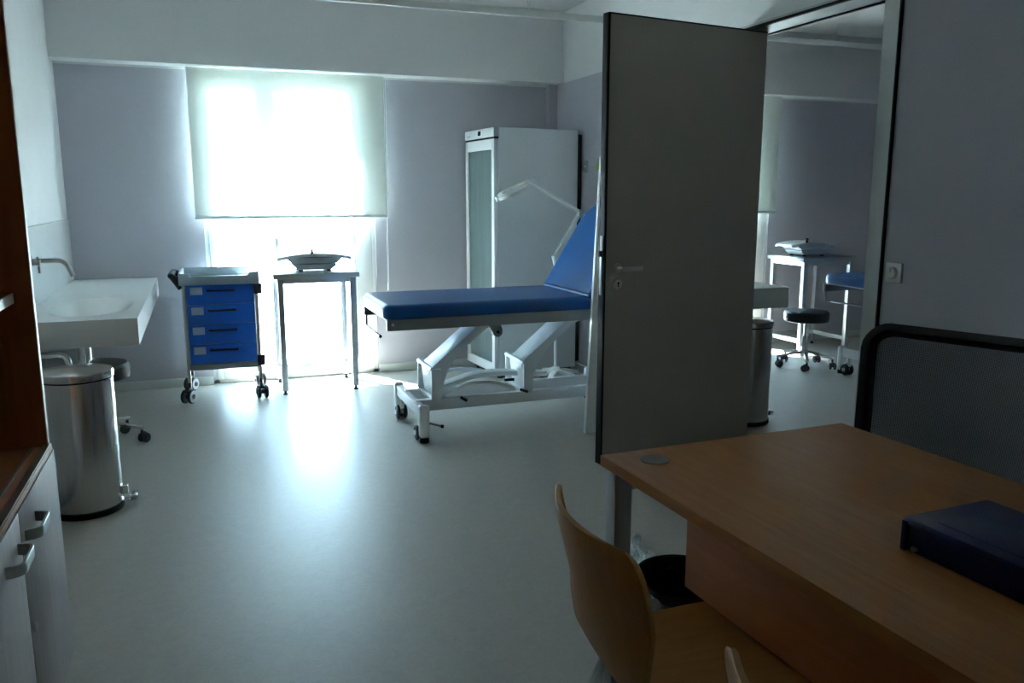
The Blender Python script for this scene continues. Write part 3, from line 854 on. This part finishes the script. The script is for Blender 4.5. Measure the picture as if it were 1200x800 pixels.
# ------------------------------------------------------------------ cabinet with bookcase on the left
t = thing('bookcase_cabinet', 'open brown bookcase over a pale two-door cupboard along the left wall', 'cabinet', (XL, 2.045, 0))
D0 = .425; hw = .50; zt = .705
m = MB(); m.box(.006, D0 - .022, -hw, hw, .07, zt - .02); m.box(.02, D0 - .06, -hw + .02, hw - .02, 0, .07); m.build('base_carcass', M['cabdoor'], t)
m = MB(); m.box(.006, D0 - .004, -hw, hw, zt - .02, zt + .004, .001); m.build('base_top', M['walnut'], t)
m = MB(); m.box(D0 - .050, D0 - .044, -hw, hw, zt + .004, zt + .010); m.box(D0 - .022, D0 - .006, -hw, hw, zt + .003, zt + .009); m.build('door_track', M['track'], t)
for s_ in (-1, 1):
    a, b = (.002, hw) if s_ > 0 else (-hw, -.002)
    m = MB(); m.box(D0 - .021, D0, a, b, .075, zt - .012, .0015); o = m.build('door', M['cabdoor'], t)
    c = .105 if s_ > 0 else -.105
    m = MB(); m.tube([(D0 - .002, c - .065, .62), (D0 + .032, c - .055, .62), (D0 + .032, c + .055, .62), (D0 - .002, c + .065, .62)], .008, 14, fillet=.022, sq=(.004, .013)); m.build('bow_handle', M['steel'], o)
    if s_ > 0:
        m = MB(); m.lathe([(.011, -.004), (.011, .004), (.008, .006)], (D0, .03, .395), 16, 'X'); m.build('lock', M['nickel'], o)
ZT2 = 2.05
for s_ in (-1, 1):
    y = s_ * hw
    a, b = (y - .022, y) if s_ > 0 else (y, y + .022)
    m = MB(); m.box(.006, D0 - .012, a, b, zt + .004, ZT2)
    if s_ > 0:
        for zz in [0.80 + .032 * k for k in range(38)]:
            for xx in (.06, .33): m.cyl((xx, a - .0006, zz), (xx, a + .001, zz), .0028, seg=8)
    o = m.build('side_panel', M['walnut'], t)
    m = MB(); m.box(D0 - .012, D0 - .009, a, b, zt + .004, ZT2); m.build('edge_band', M['shelfedge'], o)
m = MB(); m.box(0.001, .008, -hw, hw, zt, ZT2); m.build('back_panel', M['walnut'], t)
m = MB(); m.box(.006, D0 - .012, -hw + .022, hw - .022, ZT2 - .024, ZT2); m.build('top_panel', M['walnut'], t)
for zs in (1.115, 1.52):
    m = MB(); m.box(.01, .366, -hw + .023, hw - .023, zs, zs + .028, .002); m.build('shelf', M['walnut'], t)
    m = MB(); m.box(.366, .370, -hw + .023, hw - .023, zs, zs + .028); m.build('shelf_edge', M['shelfedge'], t)

# ------------------------------------------------------------------ desk
t = thing('office_desk', 'golden oak office desk with silver legs in the right foreground', 'desk', (.935, 1.82, 0), R(1.6))
DW, DL = .80, 1.60
m = MB(); m.box(0, DW, -DL, 0, .712, .740, .002); m.build('desk_top', M['oak'], t)
m = MB(); m.box(-.002, .0005, -DL, 0, .712, .7395); m.box(-.002, DW, -.0005, .002, .712, .7395); m.box(DW - .0005, DW + .002, -DL, 0, .712, .7395); m.build('edge_band', M['oakedge'], t)
for lx in (.006, DW - .056):
    for ly in (-.065, -DL + .015):
        m = MB(); m.box(lx, lx + .05, ly, ly + .05, 0, .712, .004); m.build('leg', M['leg'], t)
m = MB(); m.box(.03, DW - .03, -.062, -.022, .66, .712); m.box(.03, DW - .03, -DL + .02, -DL + .06, .66, .712); m.build('cross_rail', M['leg'], t)
m = MB(); m.box(.088, .106, -DL + .07, -.262, .482, .708, .001); m.build('modesty_panel', M['panel'], t)
m = MB(); m.lathe([(.036, .739), (.036, .743), (.030, .7445), (.001, .745)], (.104, -.088, 0), 36); m.build('cable_grommet', M['grom'], t)

# box file on the desk
t = thing('box_file', 'dark navy box file lying on the right side of the oak desk', 'box file', (1.205, 1.105, .7415), R(2))
bw, bl, bh = .225, .33, .066
m = MB(); m.box(.006, bw - .006, -bl + .006, -.006, 0, bh - .012, .003); m.build('box_body', M['navy'], t)
m = MB(); m.box(0, bw, -bl, 0, bh - .016, bh, .004); m.box(.03, bw - .03, -bl + .03, -.05, bh - .0005, bh + .0015, .001); m.build('box_lid', M['navy'], t)
for cy_ in (-.004, -bl + .004):
    m = MB(); m.box(-.002, .008, cy_ - .006, cy_ + .006, 0, bh - .008, .002); m.build('corner_rib', M['navy'], t)
m = MB(); m.box(-.0012, .0065, -.032, -.022, .006, .013); m.build('label_tab', M['greyp'], t)

# ------------------------------------------------------------------ waste basket
t = thing('waste_basket', 'black waste basket with a clear plastic liner under the desk', 'bin', (1.262, 1.93, 0))
m = MB()
tb = []
m.lathe([(.001, .002), (.098, .002), (.10, .0), (.134, .295), (.137, .30), (.134, .305), (.129, .30), (.096, .012), (.001, .010)], seg=40); m.build('basket', M['black'], t)
m = MB()
rnd = random.Random(3)
def bag(u, v):
    a = 2 * PI * u
    h = v
    j = math.sin(a * 7 + 2 * h) * .010 + math.sin(a * 13 + 5) * .006
    r = .126 + .024 * math.sin(min(1, h * 1.3) * PI) + j * (0.3 + h)
    tuft = max(0, math.cos(a - R(140))) ** 3
    z = .19 + .118 * h - (.05 * max(0, h - .7) / .3) * (1 - tuft) + tuft * h * (.085 + .03 * math.sin(a * 9 + 1)) + j * h
    r += tuft * h * (.045 + .022 * math.sin(a * 19 + h * 8) + .014 * math.sin(a * 31 - h * 14))
    return Vector((r * math.cos(a), r * math.sin(a), z))
m.grid(bag, 140, 20); m.build('bin_liner', M['film'], t, angle=80)

# ------------------------------------------------------------------ plywood visitor chair
def ply_chair(loc, label, rz=0):
    t = thing('plywood_chair', label, 'chair', loc, rz)
    prof = [(.455, .440), (.44, .452), (.38, .462), (.26, .455), (.14, .448), (.07, .455), (.022, .485), (-.005, .545), (-.025, .62), (-.045, .70), (-.060, .765), (-.068, .808)]
    # arc-length parametrisation with smoothing
    P = [Vector((x, 0, z)) for x, z in prof]
    dense = []
    for i in range(len(P) - 1):
        p0 = P[max(0, i - 1)]; p1 = P[i]; p2 = P[i + 1]; p3 = P[min(len(P) - 1, i + 2)]
        for k in range(8):
            s_ = k / 8
            dense.append(.5 * ((2 * p1) + (p2 - p0) * s_ + (2 * p0 - 5 * p1 + 4 * p2 - p3) * s_ ** 2 + (3 * p1 - p0 - 3 * p2 + p3) * s_ ** 3))
    dense.append(P[-1])
    n = len(dense) - 1
    def half(k):
        v = k / n; p = dense[k]
        if v < .26: q = 1 - v / .26; return .215 * math.sqrt(max(0.0, 1 - q * q * .82))
        if p.z < .50 and v < .62:
            return .215 - .035 * max(0, (v - .30)) / .3
        z = p.z
        w = .178 + .035 * min(1, max(0, (z - .5) / .2))
        if z > .755: q = (z - .755) / .053; w -= .045 * (1 - math.sqrt(max(0, 1 - min(1, q) ** 2)))
        return w
    H = [half(k) for k in range(n + 1)]
    for _ in range(3): H = [H[0]] + [(H[i - 1] + 2 * H[i] + H[i + 1]) / 4 for i in range(1, n)] + [H[n]]
    def surf(u, v):
        k = int(round(v * n)); p = dense[k]; w = H[k]; y = (u - .5) * 2 * w
        e = abs(u - .5) * 2
        bk = min(1, max(0, (p.z - .46) / .2))
        x = p.x + bk * .050 * e ** 2 * (w / .21) + 0
        z = p.z + (1 - bk) * .006 * e ** 2
        # front edge bows forward in the middle
        f = max(0, 1 - v / .15); x -= f * .065 * e ** 2
        return Vector((x, y, z))
    m = MB(); m.grid(surf, 28, n)
    o = m.build('seat_shell', [M['ply'], M['plyedge']], t, angle=60)
    sd = o.modifiers.new('ply', 'SOLIDIFY'); sd.thickness = .011; sd.offset = 0; sd.material_offset_rim = 1; sd.use_rim = True
    bv = o.modifiers.new('soft', 'BEVEL'); bv.width = .002; bv.segments = 2; bv.limit_method = 'ANGLE'; bv.angle_limit = R(60)
    for sx, sy in ((1, 1), (1, -1), (-1, 1), (-1, -1)):
        m = MB()
        m.tube([(.22 + sx * .03, sy * .05, .438), (.22 + sx * .14, sy * .155, .432), (.22 + sx * .25, sy * .225, .0 + .006)], .011, 12, fillet=.06)
        l = m.build('leg', M['chrome'], t)
        m = MB(); m.lathe([(.014, 0), (.014, .016), (.011, .02)], (.22 + sx * .25, sy * .225, 0), 12); m.build('leg_cap', M['black'], l)
    m = MB(); m.box(.14, .30, -.06, .06, .430, .441, .003); m.build('mounting_plate', M['blackp'], t)
    return t
pc = ply_chair((.680, 1.315, 0), 'honey plywood chair with curved back, whole back visible, pulled up to the desk', R(-5))
dup(pc, (.640, .655, 0), 'second plywood chair nearer the camera, only the tip of its back showing', group=None)

# ------------------------------------------------------------------ mesh office chair
t = thing('office_chair', 'black office chair with a see-through mesh back behind the oak desk', 'office chair', (1.94, 1.76, 0), R(200))
# local: chair faces +x ; back at -x
bxp = -.255
ringpts = []
hw2, zb, ztp, rr = .285, .50, .955, .06
for cx, cz, a0 in ((hw2 - rr, ztp - rr, 0), (-hw2 + rr, ztp - rr, 90), (-hw2 + rr + .02, zb + rr, 180), (hw2 - rr - .02, zb + rr, 270)):
    for k in range(7):
        a = R(a0 + 90 * k / 6)
        y, z = cx + rr * math.cos(a), cz + rr * math.sin(a)
        arch = .012 * (1 - (y / hw2) ** 2) if z > .8 else 0
        xx = bxp - (z - .5) * .16 + .06 * (y / hw2) ** 2
        ringpts.append((xx, y, z + arch))
m = MB(); m.tube(ringpts, .02, 12, closed=True, sq=(.016, .032)); m.build('back_frame', M['blackp'], t)
def bm_(u, v):
    y = (u - .5) * 2 * (hw2 - .01); z = zb + .01 + v * (ztp - zb - .015)
    y *= 1 - .07 * (1 - v)
    return Vector((bxp - (z - .5) * .16 + .06 * (y / hw2) ** 2, y, z))
m = MB(); m.grid(bm_, 20, 16, uv=True); m.build('back_mesh', M['mesh'], t)
m = MB(); m.box(-.25, .16, -.24, .24, .44, .51, .03, 4); m.build('seat', M['stool'], t)
m = MB(); m.tube([(-.05, 0, .42), (-.28, 0, .42), (-.262, 0, .53)], .02, 10, fillet=.05, sq=(.03, .012)); m.build('back_support', M['blackp'], t)
m = MB(); m.cyl((0, 0, .10), (0, 0, .44), .028); m.box(-.10, .10, -.08, .08, .40, .445, .01); m.build('gas_column', M['blackp'], t)
m = MB()
for k in range(5):
    a = 2 * PI * k / 5
    m.tube([(0, 0, .13), (math.cos(a) * .10, math.sin(a) * .10, .12), (math.cos(a) * .29, math.sin(a) * .29, .085)], .02, 10, fillet=.05, sq=(.020, .014))
m.build('star_base', M['blackp'], t)
for k in range(5):
    a = 2 * PI * k / 5
    wh, fk = castor_mb(math.cos(a) * .28, math.sin(a) * .28, .085, .03, .036, a + 1.3)
    o = wh.build('castor', M['castor'], t); fk.build('castor_fork', M['castor'], o)

# ------------------------------------------------------------------ light: daylight through the windows
w = bpy.data.worlds.new('World'); S.world = w; w.use_nodes = True
nt = w.node_tree; bg = nt.nodes['Background']
bg.inputs['Color'].default_value = (0.51, 0.765, 1.0, 1)
bg.inputs['Strength'].default_value = 5.0
sun = bpy.data.lights.new('sun', 'SUN'); so = bpy.data.objects.new('sun', sun); COL.objects.link(so)
sun.energy = 30; sun.angle = R(0.6); sun.color = (0.88, 0.95, 1.0)
dirn = Vector((.28, -.48, -1)); so.rotation_euler = dirn.to_track_quat('-Z', 'Y').to_euler(); so.location = (0, 12, 8)

# ------------------------------------------------------------------ camera
cd = bpy.data.cameras.new('camera'); co = bpy.data.objects.new('camera', cd); COL.objects.link(co)
co.location = (0, 0, 1.4)
co.rotation_euler = (R(90 - 10.1), 0, R(-20.7))
cd.sensor_width = 36; cd.lens = 960 / 1200 * 36
cd.clip_start = .02
S.camera = co
S.view_settings.view_transform = 'Standard'
S.view_settings.look = 'None'
S.view_settings.gamma = 1.0
S.view_settings.use_curve_mapping = False
S.view_settings.exposure = 2.5
S.cycles.use_denoising = True
S.cycles.max_bounces = 10
S.cycles.diffuse_bounces = 6
S.cycles.transparent_max_bounces = 16
S.cycles.sample_clamp_indirect = 6.0
S.cycles.caustics_reflective = False
S.cycles.caustics_refractive = False
